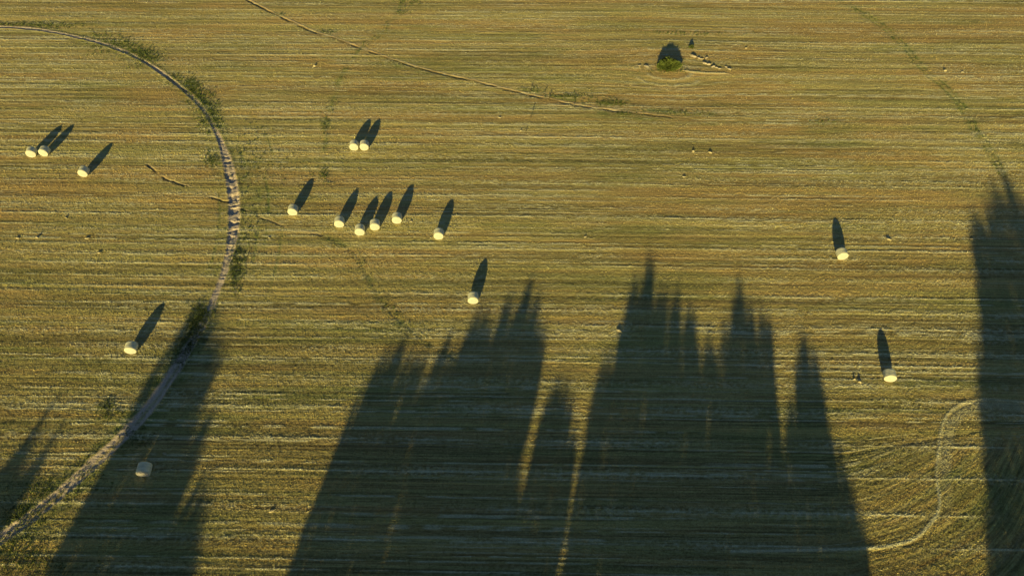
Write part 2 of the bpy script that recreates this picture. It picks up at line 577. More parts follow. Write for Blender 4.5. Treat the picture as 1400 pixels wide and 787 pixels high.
def tube(path, radii, sides=7):
    """tapered tube along a path, closed at both ends with fans folded into quads"""
    co, fc = [], []
    path = [Vector(p) for p in path]
    for i, p in enumerate(path):
        d = (path[min(i + 1, len(path) - 1)] - path[max(i - 1, 0)]).normalized()
        u = d.orthogonal().normalized()
        v = d.cross(u)
        for k in range(sides):
            t = 2 * math.pi * k / sides
            co.append(p + (u * math.cos(t) + v * math.sin(t)) * radii[i])
    for i in range(len(path) - 1):
        for k in range(sides):
            a, b2 = i * sides + k, i * sides + (k + 1) % sides
            fc.append((a, b2, b2 + sides, a + sides))
    return [tuple(c) for c in co], fc


# ------------------------------------------------------------------ the field
xs_in = np.arange(-101, 101.01, 0.165)
ys_in = np.concatenate([np.arange(12, 45, .085), np.arange(45, 80, .1), np.arange(80, 128, .115)])
far = np.array([6, 14, 26, 45, 80, 140, 260, 500, 1000, 2500.])
xs = np.concatenate([(xs_in[0] - far)[::-1], xs_in, xs_in[-1] + far])
ys = np.concatenate([(ys_in[0] - far)[::-1], ys_in, ys_in[-1] + far])
X, Y = np.meshgrid(xs, ys)
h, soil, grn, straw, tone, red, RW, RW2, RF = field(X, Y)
edge = (sstep(-106, -101, X) * (1 - sstep(101, 106, X))) * sstep(8, 12, Y) * (1 - sstep(128, 133, Y))
h = h * edge
ny, nx = X.shape
co = np.stack([X, Y, h], -1).reshape(-1, 3)
idx = np.arange(ny * nx).reshape(ny, nx)
faces = np.stack([idx[:-1, :-1], idx[:-1, 1:], idx[1:, 1:], idx[1:, :-1]], -1).reshape(-1, 4)
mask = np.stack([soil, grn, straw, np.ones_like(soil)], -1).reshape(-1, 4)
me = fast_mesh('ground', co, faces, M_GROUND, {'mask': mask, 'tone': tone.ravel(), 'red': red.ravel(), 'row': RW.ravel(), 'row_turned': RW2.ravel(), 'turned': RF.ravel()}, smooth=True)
ground = link('ground', me)
tag(ground, 'harvested stubble field with straw rows and curved wheel track', 'field', kind='structure')

_nx, _ny = len(xs_in), len(ys_in)
_ix0, _iy0 = len(far), len(far)


def sample(x, y, arr):
    i = np.clip(np.searchsorted(ys, y) - 1, 0, ny - 2)
    j = np.clip(np.searchsorted(xs, x) - 1, 0, nx - 2)
    fy = (y - ys[i]) / (ys[i + 1] - ys[i])
    fx = (x - xs[j]) / (xs[j + 1] - xs[j])
    return (arr[i, j] * (1 - fx) + arr[i, j + 1] * fx) * (1 - fy) + (arr[i + 1, j] * (1 - fx) + arr[i + 1, j + 1] * fx) * fy


def gz(x, y):
    return float(sample(np.array([x], float), np.array([y], float), h)[0])


# standing stubble and loose straw: far too many to count
def stubble():
    r = np.random.default_rng(5)
    n = 1350000
    # more of it near the camera where it shows
    py = 787 * r.random(n) ** 0.80 * 1.04 - 12
    px = r.uniform(-25, 1425, n)
    x, y = gp(px, py)
    x = np.asarray(x)
    y = np.asarray(y)
    # gather into drill rows
    wv = y + .014 * x
    ff, w2 = sample(x, y, RF), sample(x, y, RW2)
    per = .31 * (1 + .5 * noise(x / 25, wv / 1.7, 140))
    y = y + .30 * (1 - ff) * (np.round(wv / per) * per - wv)
    p2 = .55 * (1 + .6 * noise(x / 9, w2 / 2.1, 141))
    y = y + .12 * ff * (np.round(w2 / p2) * p2 - w2)
    so, gr, stw, tn, rd = (sample(x, y, a) for a in (soil, grn, straw, tone, red))
    keep = (r.random(n) > so * 1.2) & (r.random(n) < .30 + .65 * tn + stw)
    x, y, so, gr, stw, tn, rd = (a[keep] for a in (x, y, so, gr, stw, tn, rd))
    n = len(x)
    z = sample(x, y, h) - .01
    P = np.stack([x, y, z], 1)
    lean = .45 + .9 * stw
    ax = np.stack([r.normal(size=n) * lean * (1 + stw), r.normal(size=n) * lean * .6, np.ones(n)], 1)
    L = r.uniform(.04, .12, n) * (1 + .4 * stw)
    Wd = r.uniform(.045, .085, n)
    co, f = leaf_cards(P, L, Wd, ax, r=r, tri=True)
    G = GROUND_COLS
    rw = sample(x, y, RW) * (1 - ff[keep]) + sample(x, y, RW2) * ff[keep]
    sk = .75 * noise(x / 45, rw / .22, 150, 2, .7) + .25 * noise(x / 6, rw / .2, 152, 2) - .5
    hu = noise(x / 22, rw / .6, 151, 3, .6)
    tn = np.clip(tn + 2.5 * sk, 0, 1.3)
    rd = np.clip(rd + .8 * sstep(.54, .70, hu), 0, 1)
    gr = np.clip(gr + .40 * sstep(.46, .32, hu) * (1 - so), 0, 1)
    c = np.array(G['light'])[None] * (.42 + .75 * tn[:, None])
    c = c * (1 - rd[:, None] * .8) + np.array(G['red'])[None] * 1.05 * (.5 + .7 * tn[:, None]) * rd[:, None] * .8
    gm = np.clip(gr * 1.1, 0, 1)[:, None]
    c = c * (1 - gm) + np.array(G['green'])[None] * (.8 + 1.0 * r.random((n, 1))) * gm
    sm = np.clip(stw * 1.3, 0, 1)[:, None]
    c = c * (1 - sm) + np.array(G['straw'])[None] * sm
    c = np.clip(c * r.uniform(.6, 1.35, (n, 1)), 0, .85)
    tint = np.repeat(np.concatenate([c, np.ones((n, 1))], 1), 3, 0)
    me = fast_mesh('stubble', co, f, M_TINT, {'tint': tint}, corners=3)
    o = link('stubble', me)
    tag(o, 'short dry stubble and loose straw over the whole field', 'stubble', kind='stuff')


stubble()


# weeds along the track and the trails: ground cover
def weeds():
    r = np.random.default_rng(9)
    PX, PY, SZ = [], [], []

    def blob(px, py, sx, sy, n, size=.145):
        n = int(n * .55)
        a = r.normal(size=(n, 2)) * 1.3
        PX.append(px + a[:, 0] * sx)
        PY.append(py + a[:, 1] * sy)
        SZ.append(np.full(n, size) * r.uniform(.5, 1.3, n))
    for px, py, sx, sy, n in ((30, 33, 22, 1.2, 350), (80, 36, 20, 2, 250), (140, 50, 14, 2.5, 260), (165, 60, 12, 2.5, 360), (188, 70, 9, 3, 420),
                              (205, 77, 7, 3, 420), (150, 68, 16, 5, 250), (190, 84, 12, 4, 260), (258, 118, 4, 5, 380), (268, 130, 6, 9, 520), (282, 146, 7, 11, 640),
                              (292, 162, 6, 8, 420), (264, 120, 4, 6, 200), (238, 108, 6, 4, 180),
                              (340, 215, 16, 20, 350), (290, 218, 5, 4, 260), (325, 360, 4, 10, 420), (320, 375, 4, 12, 300), (335, 320, 8, 22, 260), (278, 430, 5, 7, 500), (268, 448, 5, 10, 800),
                              (258, 468, 5, 8, 500), (245, 490, 5, 8, 300), (150, 565, 12, 5, 160), (60, 670, 16, 9, 420), (30, 700, 14, 9, 500), (15, 745, 20, 12, 600),
                              (185, 600, 10, 8, 260), (120, 650, 14, 10, 260), (40, 770, 30, 8, 400), (145, 555, 5, 3, 160),
                              (770, 133, 16, 2, 180), (790, 131, 10, 2, 140), (830, 139, 14, 2.5, 260), (840, 142, 8, 2, 120), (853, 156, 5, 2, 130), (905, 153, 22, 1.5, 180), (950, 155, 18, 1.5, 160),
                              (727, 123, 8, 1.5, 100), (450, 44, 6, 1.5, 90), (380, 20, 8, 1.5, 60), (560, 3, 8, 2.5, 150), (550, 18, 4, 1.5, 70),
                              (914, 98, 13, 1.2, 160), (899, 92, 3, 3, 60), (931, 91, 3, 3, 60), (955, 47, 22, 1.2, 160), (915, 45, 15, 1, 120), (1130, 166, 10, 1.5, 90), (444, 170, 3, 5, 100), (443, 240, 3, 5, 120), (400, 230, 30, 10, 120)):
        blob(px, py, sx, sy, n)
    # along the green trails
    for pts, n, wd, size in ((TRAIL_R, 650, .5, .12), (TRAIL_M, 260, .45, .14), (TRAIL_C, 200, .4, .13)):
        P = np.array(pts)
        k = r.integers(0, len(P) - 1, n)
        t = r.random(n)[:, None]
        Q = P[k] * (1 - t) + P[k + 1] * t
        cl = noise(Q[:, 0] / 1.1, Q[:, 1] / 1.1, 130, 2) > .45
        Q = Q[cl]
        m = len(Q)
        Q = Q + r.normal(size=(m, 2)) * .30 + (r.integers(0, 2, m)[:, None] * 2 - 1) * np.array([wd * .8, wd * .35])
        # bring back through the same survey mapping
        PXw, PYw = Q[:, 0], Q[:, 1]
        yield_xy.append((PXw, PYw, np.full(m, size) * r.uniform(.5, 1.3, m)))
    x, y = gp(np.concatenate(PX), np.concatenate(PY))
    sz = np.concatenate(SZ)
    for a, b2, c2 in yield_xy:
        x = np.concatenate([x, a])
        y = np.concatenate([y, b2])
        sz = np.concatenate([sz, c2])
    # five blades to a tuft
    x, y, sz = (np.repeat(a, 5) for a in (x, y, sz))
    n = len(x)
    x = x + r.normal(size=n) * .07
    y = y + r.normal(size=n) * .07
    z = sample(x, y, h) - .01
    ax = np.stack([r.normal(size=n) * .6, r.normal(size=n) * .6, np.ones(n)], 1)
    co, f = leaf_cards(np.stack([x, y, z], 1), sz, sz * .42, ax, r=r)
    k = r.random((n, 1))
    c = np.array([.06, .09, .022])[None] * (1 - k) + np.array([.17, .20, .05])[None] * k
    tint = np.repeat(np.concatenate([c, np.ones((n, 1))], 1), 4, 0)
    o = link('weeds', fast_mesh('weeds', co, f, M_TINT, {'tint': tint}))
    tag(o, 'low green weeds along the wheel track and field trails', 'weeds', kind='stuff')


yield_xy = []
weeds()


# ------------------------------------------------------------------ round bales
def bale_mats():
    m, n, b = new_mat('bale_net_wrap')
    tc = n.nodes.new('ShaderNodeTexCoord')
    mp = n.nodes.new('ShaderNodeMapping')
    n.links.new(tc.outputs['Object'], mp.inputs['Vector'])
    mp.inputs['Scale'].default_value = (1.2, 9, 1.2)
    bands = nz(n, 1.0, 3, .6, mp.outputs[0])
    bands = ramp(n, bands, [(.32, 0.0), (.68, 1.0)])
    blot = ramp(n, nz(n, 2.6, 3, .6, tc.outputs['Object']), [(.35, 0.0), (.7, 1.0)])
    c = mixc(n, bands, (.55, .53, .34), (.78, .75, .54))
    c = mixc(n, mixc(n, .5, blot, (0.0, 0.0, 0.0)), c, (.50, .50, .29))
    n.links.new(c, b.inputs['Base Color'])
    bp = n.nodes.new('ShaderNodeBump')
    bp.inputs['Strength'].default_value = .6
    bp.inputs['Distance'].default_value = .03
    n.links.new(bands, bp.inputs['Height'])
    n.links.new(bp.outputs[0], b.inputs['Normal'])
    b.inputs['Roughness'].default_value = .55
    b.inputs['Specular IOR Level'].default_value = .35
    m2, n, b = new_mat('bale_straw_end')
    tc = n.nodes.new('ShaderNodeTexCoord')
    wv = n.nodes.new('ShaderNodeTexWave')
    wv.wave_type = 'RINGS'
    wv.rings_direction = 'Y'
    wv.inputs['Scale'].default_value = 2.6
    wv.inputs['Distortion'].default_value = 5
    wv.inputs['Detail'].default_value = 3
    wv.inputs['Detail Scale'].default_value = 3
    n.links.new(tc.outputs['Object'], wv.inputs['Vector'])
    f = nz(n, 9, 4, .7, tc.outputs['Object'])
    c = mixc(n, wv.outputs['Fac'], (.38, .345, .27), (.49, .45, .37))
    c = mixc(n, .4, c, mixc(n, f, (.25, .25, .25), (.8, .8, .8)), 'OVERLAY')
    n.links.new(c, b.inputs['Base Color'])
    bp = n.nodes.new('ShaderNodeBump')
    bp.inputs['Strength'].default_value = .5
    bp.inputs['Distance'].default_value = .03
    n.links.new(f, bp.inputs['Height'])
    n.links.new(bp.outputs[0], b.inputs['Normal'])
    return m, m2


M_WRAP, M_END = bale_mats()
BR, BL = 0.665, 1.08       # radius and length


def bale_meshes(seed):
    r = np.random.default_rng(seed)
    NS, NL = 48, 14
    sag = .035

    def point(t, yv, rad):
        wob = 1 + .014 * math.sin(3 * t + seed) + .010 * math.sin(7 * t + yv * 3 + seed * 2)
        rr = rad * wob
        x_, z_ = rr * math.cos(t), rr * math.sin(t)
        z_ = max(z_, -BR + sag)                     # sits flat on the ground
        return (x_, yv, z_ + BR - sag)
    co, fc = [], []
    prof = []
    e = .07
    for k in range(4):
        a = math.pi / 2 * k / 3
        prof.append((-BL / 2 + e - e * math.cos(a), BR - e + e * math.sin(a)))
    for k in range(1, NL):
        yv = -BL / 2 + e + (BL - 2 * e) * k / NL
        prof.append((yv, BR + .012 * math.sin(k * 2.1 + seed) + .008))
    for k in range(4):
        a = math.pi / 2 * (1 - k / 3)
        prof.append((BL / 2 - e + e * math.cos(a), BR - e + e * math.sin(a)))
    for yv, rad in prof:
        for i in range(NS):
            co.append(point(2 * math.pi * i / NS, yv, rad))
    for j in range(len(prof) - 1):
        for i in range(NS):
            a, b2 = j * NS + i, j * NS + (i + 1) % NS
            fc.append((a, b2, b2 + NS, a + NS))
    wrap = fast_mesh('net_wrap', np.array(co), np.array(fc), M_WRAP, smooth=True)
    ends = []
    for s in (-1, 1):
        co, fc = [], []
        rings = 9
        for j in range(rings + 1):
            rad = (BR - e) * (1 - j / (rings + .001)) + .003
            for i in range(NS):
                t = 2 * math.pi * i / NS
                bulge = .035 * (1 - (rad / BR) ** 2) + .010 * r.normal() * (j > 0)
                p = point(t, 0, rad)
                co.append((p[0], s * (BL / 2 - .0005 + bulge), p[2]))
        for j in range(rings):
            for i in range(NS):
                a, b2 = j * NS + i, j * NS + (i + 1) % NS
                q = (a, b2, b2 + NS, a + NS)
                fc.append(q if s < 0 else q[::-1])
        ends.append(fast_mesh('end_face', np.array(co), np.array(fc), M_END, smooth=True))
    return wrap, ends


protos = [bale_meshes(s) for s in (1, 2, 3, 4)]
BALES = [
    (44.5, 213, -11, 'pale round bale at the far left edge, left one of a touching pair', 1.0),
    (62, 211.5, 0, 'round bale right beside the leftmost one, right of that pair', 1.0),
    (115.5, 239.5, -3, 'lone round bale right of the leftmost pair, inside the curved track', 1.0),
    (484.5, 203.5, -5, 'left bale of the touching pair highest up in the field', 1.0),
    (498.5, 203.5, -4, 'right bale of the touching pair highest up in the field', 1.0),
    (401, 292, -3, 'round bale nearest to the right side of the curved track', 1.0),
    (464.5, 308.5, -5, 'leftmost bale in the middle cluster of four close bales', 1.0),
    (492.5, 319.5, -6, 'lowest bale in the middle cluster of four, second from its left', 1.0),
    (513, 312.5, -6, 'third bale from left in the middle cluster of four', 1.0),
    (543, 303.5, -5, 'rightmost and highest bale in the middle cluster of four', 1.0),
    (600, 325, -2, 'lone round bale a little right of the middle cluster', 1.0),
    (647, 412.5, -2, 'lone round bale just above the big tree shadows in the centre', 1.0),
    (181, 481, -6, 'sunlit round bale left of the track, above the tree shadow', 1.0),
    (198.5, 647.5, -5, 'dull round bale lying wholly in the tree shadow at lower left', 1.05),
    (1150, 352.5, 1, 'upper of the two lone bales on the right half of the field', 1.03),
    (1215, 519, 10, 'lower of the two lone bales on the right, beside the shadows', 1.0),
]
for i, (px, py, yaw, lab, scl) in enumerate(BALES):
    x, y = gp(px, py + 1.4)
    x, y = float(x), float(y)
    wrap, ends = protos[i % 4]
    y = y + BL / 2 - .15                     # measured at the foot of the sunlit end
    root = empty('round_bale', (x, y, gz(x, y) - .02), R(-yaw))
    root.scale = (scl * .97,) * 3
    tag(root, lab, 'hay bale', 'round bales scattered over the stubble field')
    link('net_wrap', wrap, root)
    link('end_face', ends[0], root)
    link('end_face', ends[1], root)


# ------------------------------------------------------------------ bushes
def bush(px, py, rx, ry, hh, n, label, bright):
    r = np.random.default_rng(int(px))
    x, y = map(float, gp(px, py))
    root = empty('bush', (x, y, gz(x, y)))
    tag(root, label, 'bush')
    # leaves through the outer part of an uneven dome, growing out from the root
    ph = r.uniform(0, 2 * np.pi, n)
    th = np.arccos(r.uniform(0.02, 1, n))
    rad = r.uniform(.45, 1.0, n) ** .6
    lump = .66 + .62 * noise(ph * 1.9 + 3, th * 3, int(px) % 50 + 5, 2)
    d = np.stack([np.sin(th) * np.cos(ph) * rx, np.sin(th) * np.sin(ph) * ry, np.cos(th) * hh], 1)
    P = d * (rad * lump)[:, None] * .92
    ax = d / np.linalg.norm(d, axis=1, keepdims=True) + np.array([0, 0, .7]) + r.normal(size=(n, 3)) * .35
    co, f = leaf_cards(P, r.uniform(.14, .36, n) * min(1, hh + .3), r.uniform(.07, .13, n), ax, r=r)
    k = r.random((n, 1))
    c = np.array([.04, .07, .015])[None] * (1 - k) + np.array([.17, .20, .045])[None] * k
    c = c * bright
    tint = np.repeat(np.concatenate([c, np.ones((n, 1))], 1), 4, 0)
    link('foliage', fast_mesh('foliage', co, f, M_TINT, {'tint': tint}), root)
    co, fc = [], []
    for k in range(7 if rx > 1 else 3):
        a = r.uniform(0, 2 * math.pi)
        q = (math.cos(a) * rx * r.uniform(.2, .8), math.sin(a) * ry * r.uniform(.2, .8), hh * r.uniform(.5, 1.0))
        c1, f1 = tube([(0, 0, -.05), (q[0] * .4, q[1] * .4, q[2] * .6), q], [.035, .025, .01], 5)
        fc += [tuple(i + len(co) for i in g_) for g_ in f1]
        co += c1
    link('stem', fast_mesh('stem', np.array(co), np.array(fc), M_BARK), root)


bush(914, 91, 1.95, 1.6, 1.08, 9000, 'large low green bush in a ring of bare earth, upper right of centre', 1.0)
bush(945, 65.5, .36, .35, .40, 500, 'tiny dark bush above and right of the large one', .7)

# ------------------------------------------------------------------ clods and clumps of straw
M_CLOD = simple_mat('straw_clod', (.26, .21, .11), (.56, .49, .29), 7, .8)
M_EARTH = simple_mat('earth_clod', (.28, .23, .15), (.52, .45, .31), 6, .8)


def clod_mesh(seed, mat, name):
    import bmesh
    bm = bmesh.new()
    bmesh.ops.create_icosphere(bm, subdivisions=3, radius=1)
    co = np.array([v.co[:] for v in bm.verts])
    k = .62 + .65 * noise(co[:, 0] * 1.6 + seed * 9, co[:, 1] * 1.6 + co[:, 2] * 2.3, seed + 200, 3)
    co = co * k[:, None]
    co[:, 2] = np.maximum(co[:, 2], -.25)
    for v, c in zip(bm.verts, co):
        v.co = c
    me = bpy.data.meshes.new(name)
    bm.to_mesh(me)
    bm.free()
    me.materials.append(mat)
    return me


clods = [clod_mesh(s, M_CLOD, 'straw_clump') for s in range(4)]
earth = [clod_mesh(s + 10, M_EARTH, 'earth_clod') for s in range(4)]
CLUMPS = [  # px, py, half width, height, label
    (24, 325.5, .34, .14, 'small straw clump on the pale straw row at the left edge'),
    (51, 325, .30, .22, 'small straw clump second from left on the pale straw row'),
    (119, 325.5, .38, .18, 'small straw clump furthest right on the left pale straw row'),
    (90, 297.5, .25, .15, 'lone straw clump above the left row of clumps'),
    (135, 345.5, .28, .14, 'lone straw clump below the left row of clumps'),
    (947.5, 207.5, .24, .30, 'left of two small straw clumps below the end of the ditch'),
    (971, 209, .34, .24, 'right of two small straw clumps below the end of the ditch'),
    (935, 242, .30, .16, 'pale flat straw clump below the two clumps near the ditch end'),
    (846, 452, .42, .20, 'pale straw clump just left of the tallest middle shadow tip'),
    (1167.5, 519, .16, .26, 'left of two pale straw clumps next to the lower right bale'),
    (1175, 523, .22, .34, 'right of two pale straw clumps next to the lower right bale'),
    (1215, 327.5, .40, .20, 'straw clump on the row right of the upper right bale'),
    (1328, 327, .30, .18, 'straw clump on the row close to the right tree shadow'),
    (430, 91, .34, .32, 'dark straw clump alone below the upper left part of the ditch'),
    (1292, 97.5, .28, .30, 'dark straw clump right beside the green trail at upper right'),
    (1316, 99, .30, .14, 'flat straw clump further right of the green trail'),
    (562, 303, .30, .10, 'white scrap of straw lying right beside the rightmost cluster bale'),
    (800, 324, .30, .14, 'small straw clump alone in the middle right of the field'),
    (1020, 66.5, .26, .22, 'straw clump furthest right from the bush, up and away'),
    (683, 161, .24, .16, 'small straw clump under the middle stretch of the ditch'),
    (712, 179, .24, .18, 'small dark straw clump below the two-pronged dry weed'),
    (368, 325, .24, .12, 'small straw clump right of the curved track'),
    (372, 698, .38, .16, 'pale straw clump left of the big shadow near the lower edge'),
    (225, 620, .3, .10, 'pale straw clump above right of the shaded bale'),
]
for i, (px, py, hw, hh, lab) in enumerate(CLUMPS):
    x, y = map(float, gp(px, py))
    o = link('straw_clump', clods[i % 4])
    o.location = (x, y, gz(x, y) + .02)
    o.scale = (hw * .85, hw * .4, hh * .8)
    o.rotation_euler = (0, 0, random.uniform(-.6, .6))
    tag(o, lab, 'straw clump', 'clumps of straw lying on the stubble')
HEAP = [(948, 77.5, .48, .40), (955.5, 80, .28, .2), (959, 81, .25, .16), (966, 79.5, .26, .24), (963.5, 87, .38, .30), (969, 88.5, .35, .32),
        (975, 91.5, .38, .30), (979.5, 93, .24, .18), (984, 94.5, .26, .2), (992.5, 92, .25, .18), (997, 95, .34, .22),
        (884, 91, .42, .20), (874, 90, .3, .12)]
HL = ['largest earth clod just right of the big bush, start of the clod row', 'small clod next to the largest clod right of the bush',
      'small flat clod second along the upper clod row', 'clod standing alone above the clod row right of the bush',
      'left clod of the dark knot in the clod row', 'middle clod of the dark knot in the clod row', 'right clod of the dark knot in the clod row',
      'small clod just after the dark knot', 'low clod between the dark knot and the row end', 'upper of the two clods ending the row',
      'last clod at the right end of the row', 'long clod on the earth ridge left of the big bush', 'flat clod furthest left of the big bush']
for i, (px, py, hw, hh) in enumerate(HEAP):
    x, y = map(float, gp(px, py))
    o = link('earth_clod', earth[i % 4])
    o.location = (x, y, gz(x, y) + .03)
    o.scale = (hw * 1.15, hw * .6, hh * .62)
    o.rotation_euler = (0, 0, random.uniform(-.8, .8))
    tag(o, HL[i], 'clod', 'earth clods in line beside the bush')


# ------------------------------------------------------------------ dry weeds by the ditch
def dry_weed(px, py, hh, prongs, label):
    r = np.random.default_rng(int(px * 3 + py))
    x, y = map(float, gp(px, py))
    root = empty('dry_weed', (x, y, gz(x, y)))
    tag(root, label, 'dry weed', 'dry weeds standing by the ditch')
    co, fc, tips = [], [], []
    for k in range(prongs):
        a = r.uniform(0, 2 * math.pi)
        t = (math.cos(a) * .16 * hh, math.sin(a) * .1, hh * r.uniform(.75, 1))
        c1, f1 = tube([(0, 0, -.03), (t[0] * .4, t[1] * .4, t[2] * .5), t], [.035, .03, .012], 5)
        fc += [tuple(i + len(co) for i in g_) for g_ in f1]
        co += c1
        tips.append(t)
    link('stalk', fast_mesh('stalk', np.array(co), np.array(fc), M_BARK), root)
    n = 60
    T = np.array([tips[i % prongs] for i in range(n)])
    P = T * r.uniform(.25, 1, (n, 1)) + r.normal(size=(n, 3)) * .03
    co, f = leaf_cards(P, r.uniform(.06, .14, n), r.uniform(.03, .06, n), r.normal(size=(n, 3)) + np.array([0, 0, .8]), r=r)
    c = np.array([.10, .09, .035])[None] * r.uniform(.6, 1.4, (n, 1))
    link('leaves', fast_mesh('leaves', co, f, M_TINT, {'tint': np.repeat(np.concatenate([c, np.ones((n, 1))], 1), 4, 0)}), root)


dry_weed(725, 126, .60, 2, 'dry weed furthest left along the ditch, above it')
dry_weed(743, 132, .62, 2, 'tall dry weed on the ditch edge, left of its closest neighbour')
dry_weed(751, 135, .5, 1, 'single dry stalk on the ditch edge, right of its closest neighbour')
dry_weed(784, 146.5, .45, 2, 'dry weed crossing the ditch line, furthest right')
dry_weed(726, 161, .75, 2, 'two-pronged dry weed standing alone below the ditch')
dry_weed(719, 180, .3, 2, 'small dry weed lowest below the ditch')

# ------------------------------------------------------------------ the trees that throw the long shadows
M_LEAF = tinted_mat('tree_foliage')
TE, TA = math.tan(SUN_EL) / math.cos(SUN_AZ), math.tan(SUN_AZ)


def to_plane(px, py, yt):
    """shadow point on the ground -> point of the crown, in the upright plane y = yt, that throws it"""
    gx, gy = gp(px, py)
    dy = gy - yt
    return gx - dy * TA, dy * TE


def in_poly(x, y, P):
    ins = np.zeros(x.shape, bool)
    n = len(P)
    j = n - 1
    for i in range(n):
        xi, yi = P[i]
        xj, yj = P[j]
        c = ((yi > y) != (yj > y)) & (x < (xj - xi) * (y - yi) / (yj - yi + 1e-12) + xi)
        ins ^= c
        j = i
    return ins


def tree(label, yt, spires, dens=1.0, soft=0.0, seed=0, base_z=2.5, holes=(), rag=.47):
    """spires: outlines (lists of photo points of the shadow, left foot -> tip -> right foot)"""
    r = np.random.default_rng(500 + seed)
    polys = []
    for sp in spires:
        q = [to_plane(px, py, yt) for px, py in sp]
        q = [(float(a), float(b)) for a, b in q]
        mx = sum(a for a, b in q) / len(q)
        q = [(a + (.06 if a > mx else -.06), b) for a, b in q]
        (xa, za), (xb, zb) = q[0], q[-1]
        low = min(za, zb)
        if low < base_z + 12:            # run on downwards to the skirt of the crown
            cx = (xa + xb) / 2
            foot = [(xb * .9 + cx * .1, low * .6 + base_z * .4), (cx + (xb - cx) * .45, base_z), (cx + (xa - cx) * .45, base_z), (xa * .9 + cx * .1, low * .6 + base_z * .4)]
            q = q + foot
        polys.append(q)
    allp = np.concatenate([np.array(p) for p in polys])
    x0, x1 = allp[:, 0].min(), allp[:, 0].max()
    z1 = allp[:, 1].max()
    cx = float(np.mean([(p[0][0] + p[len(spires[i]) - 1][0]) / 2 for i, p in enumerate(polys)]))
    root = empty('tall_tree', (cx, yt, 0))
    tag(root, label, 'tree', 'row of tall trees behind the camera')
    CO, TI = [], []
    limbs_tips = []
    for P in polys:
        a = np.array(P)
        bx0, bx1, bz0, bz1 = a[:, 0].min(), a[:, 0].max(), a[:, 1].min(), a[:, 1].max()
        area = (bx1 - bx0) * (bz1 - bz0)
        n = int(area * 30 * dens)
        tx, tz = r.uniform(bx0, bx1, n), bz0 + (bz1 - bz0) * r.random(n) ** .78
        m = in_poly(tx, tz, P) | in_poly(tx - .05, tz, P) | in_poly(tx + .05, tz, P)
        # vertical gaps between the upright branches
        gap = noise(tx / .42 + seed * 7, tz / 5.0, 300 + seed, 2)
        m &= gap > (.10 + soft * .25)
        # ragged top: shoots of different length
        pa = np.array(P + [P[0]])
        zt = np.full(n, -1e9)
        for (xa_, za_), (xb_, zb_) in zip(pa[:-1], pa[1:]):
            if abs(xb_ - xa_) < 1e-6:
                continue
            tq = (tx - xa_) / (xb_ - xa_)
            zt = np.where((tq >= 0) & (tq <= 1), np.maximum(zt, za_ + tq * (zb_ - za_)), zt)
        dtop = np.clip((zt - tz) / 2.2, 0, 1)
        sh = .6 * noise(tx / .75 + seed * 5, tz / 6.0, 330 + seed) + .4 * noise(tx / .35, tz / 3.0, 350 + seed)
        topw = sstep(bz1 - 5.5, bz1 - 3.0, tz)
        m &= sh > rag * (1 - dtop) ** 1.3 * topw
        for hx, hz, hr, hh_ in holes:
            m &= ~((np.abs(tx - hx) < hr) & (tz > hz) & (tz < hz + hh_) & (r.random(n) > .04))
        tx, tz = tx[m], tz[m]
        n = len(tx)
        if n == 0:
            continue
        zc = (tz - bz0) / (bz1 - bz0)
        depth = (.25 + .30 * (bx1 - bx0) * np.sqrt(np.clip(1 - zc, 0.02, 1))) * r.normal(size=n) * .55
        depth = np.clip(depth, -4, 4)
        # each twig: a plume of leaves rising
        K = 13
        tw = r.uniform(.5, 1.15, n)
        tt = r.random((n, K)) * tw[:, None]
        lx = (r.normal(size=n) * .08)[:, None] * tt + r.normal(size=(n, K)) * (.13 * (1 - .6 * tt / tw[:, None]))
        ly = r.normal(size=(n, K)) * .16
        QX = tx[:, None] + lx
        DY = depth[:, None] + ly
        QZ = tz[:, None] + tt - .70
        PP = np.stack([QX + DY * TA, yt + DY, QZ - DY * TE], -1).reshape(-1, 3)
        PP = PP[PP[:, 2] > 1.2]
        nn = len(PP)
        ax = np.stack([r.normal(size=nn) * .35, r.normal(size=nn) * .4, np.ones(nn)], 1)
        co, f = leaf_cards(PP, r.uniform(.22, .40, nn), r.uniform(.09, .16, nn), ax, r=r)
        k = r.random((nn, 1))
        c = np.array([.035, .06, .018])[None] * (1 - k) + np.array([.09, .12, .03])[None] * k
        CO.append(co)
        TI.append(np.repeat(np.concatenate([c, np.ones((nn, 1))], 1), 4, 0))
        pick = r.choice(n, min(14, n), replace=False)
        for i in pick:
            limbs_tips.append((tx[i] + depth[i] * TA, yt + depth[i], tz[i] - depth[i] * TE))
    co = np.concatenate(CO)
    co[:, 0] -= cx
    co[:, 1] -= yt
    ti = np.concatenate(TI)
    me = fast_mesh('crown', co, np.arange(len(co)).reshape(-1, 4), M_LEAF, {'tint': ti})
    link('crown', me, root)
    # trunk and limbs
    ztop = z1 * .8
    tipx = allp[np.argmax(allp[:, 1]), 0] - cx
    path = [(0, 0, -.3), (0, 0, 1.0), (tipx * .25, 0, ztop * .4), (tipx * .7, 0, ztop * .75), (tipx, 0, ztop)]
    c1, f1 = tube(path, [.42, .32, .24, .13, .04], 9)
    link('trunk', fast_mesh('trunk', np.array(c1), np.array(f1), M_BARK, smooth=True), root)
    co, fc = [], []
    for (lx, ly, lz) in limbs_tips:
        e = (lx - cx, ly - yt, max(lz, 2.0))
        z0 = max(1.2, e[2] * .45)
        sx = tipx * .25 * min(1, z0 / (ztop * .4))
        c1, f1 = tube([(sx, 0, z0), (sx + (e[0] - sx) * .6, e[1] * .5, z0 + (e[2] - z0) * .35), e], [.09, .06, .02], 5)
        fc += [tuple(i + len(co) for i in g_) for g_ in f1]
        co += c1
    link('limbs', fast_mesh('limbs', np.array(co), np.array(fc), M_BARK, smooth=True), root)


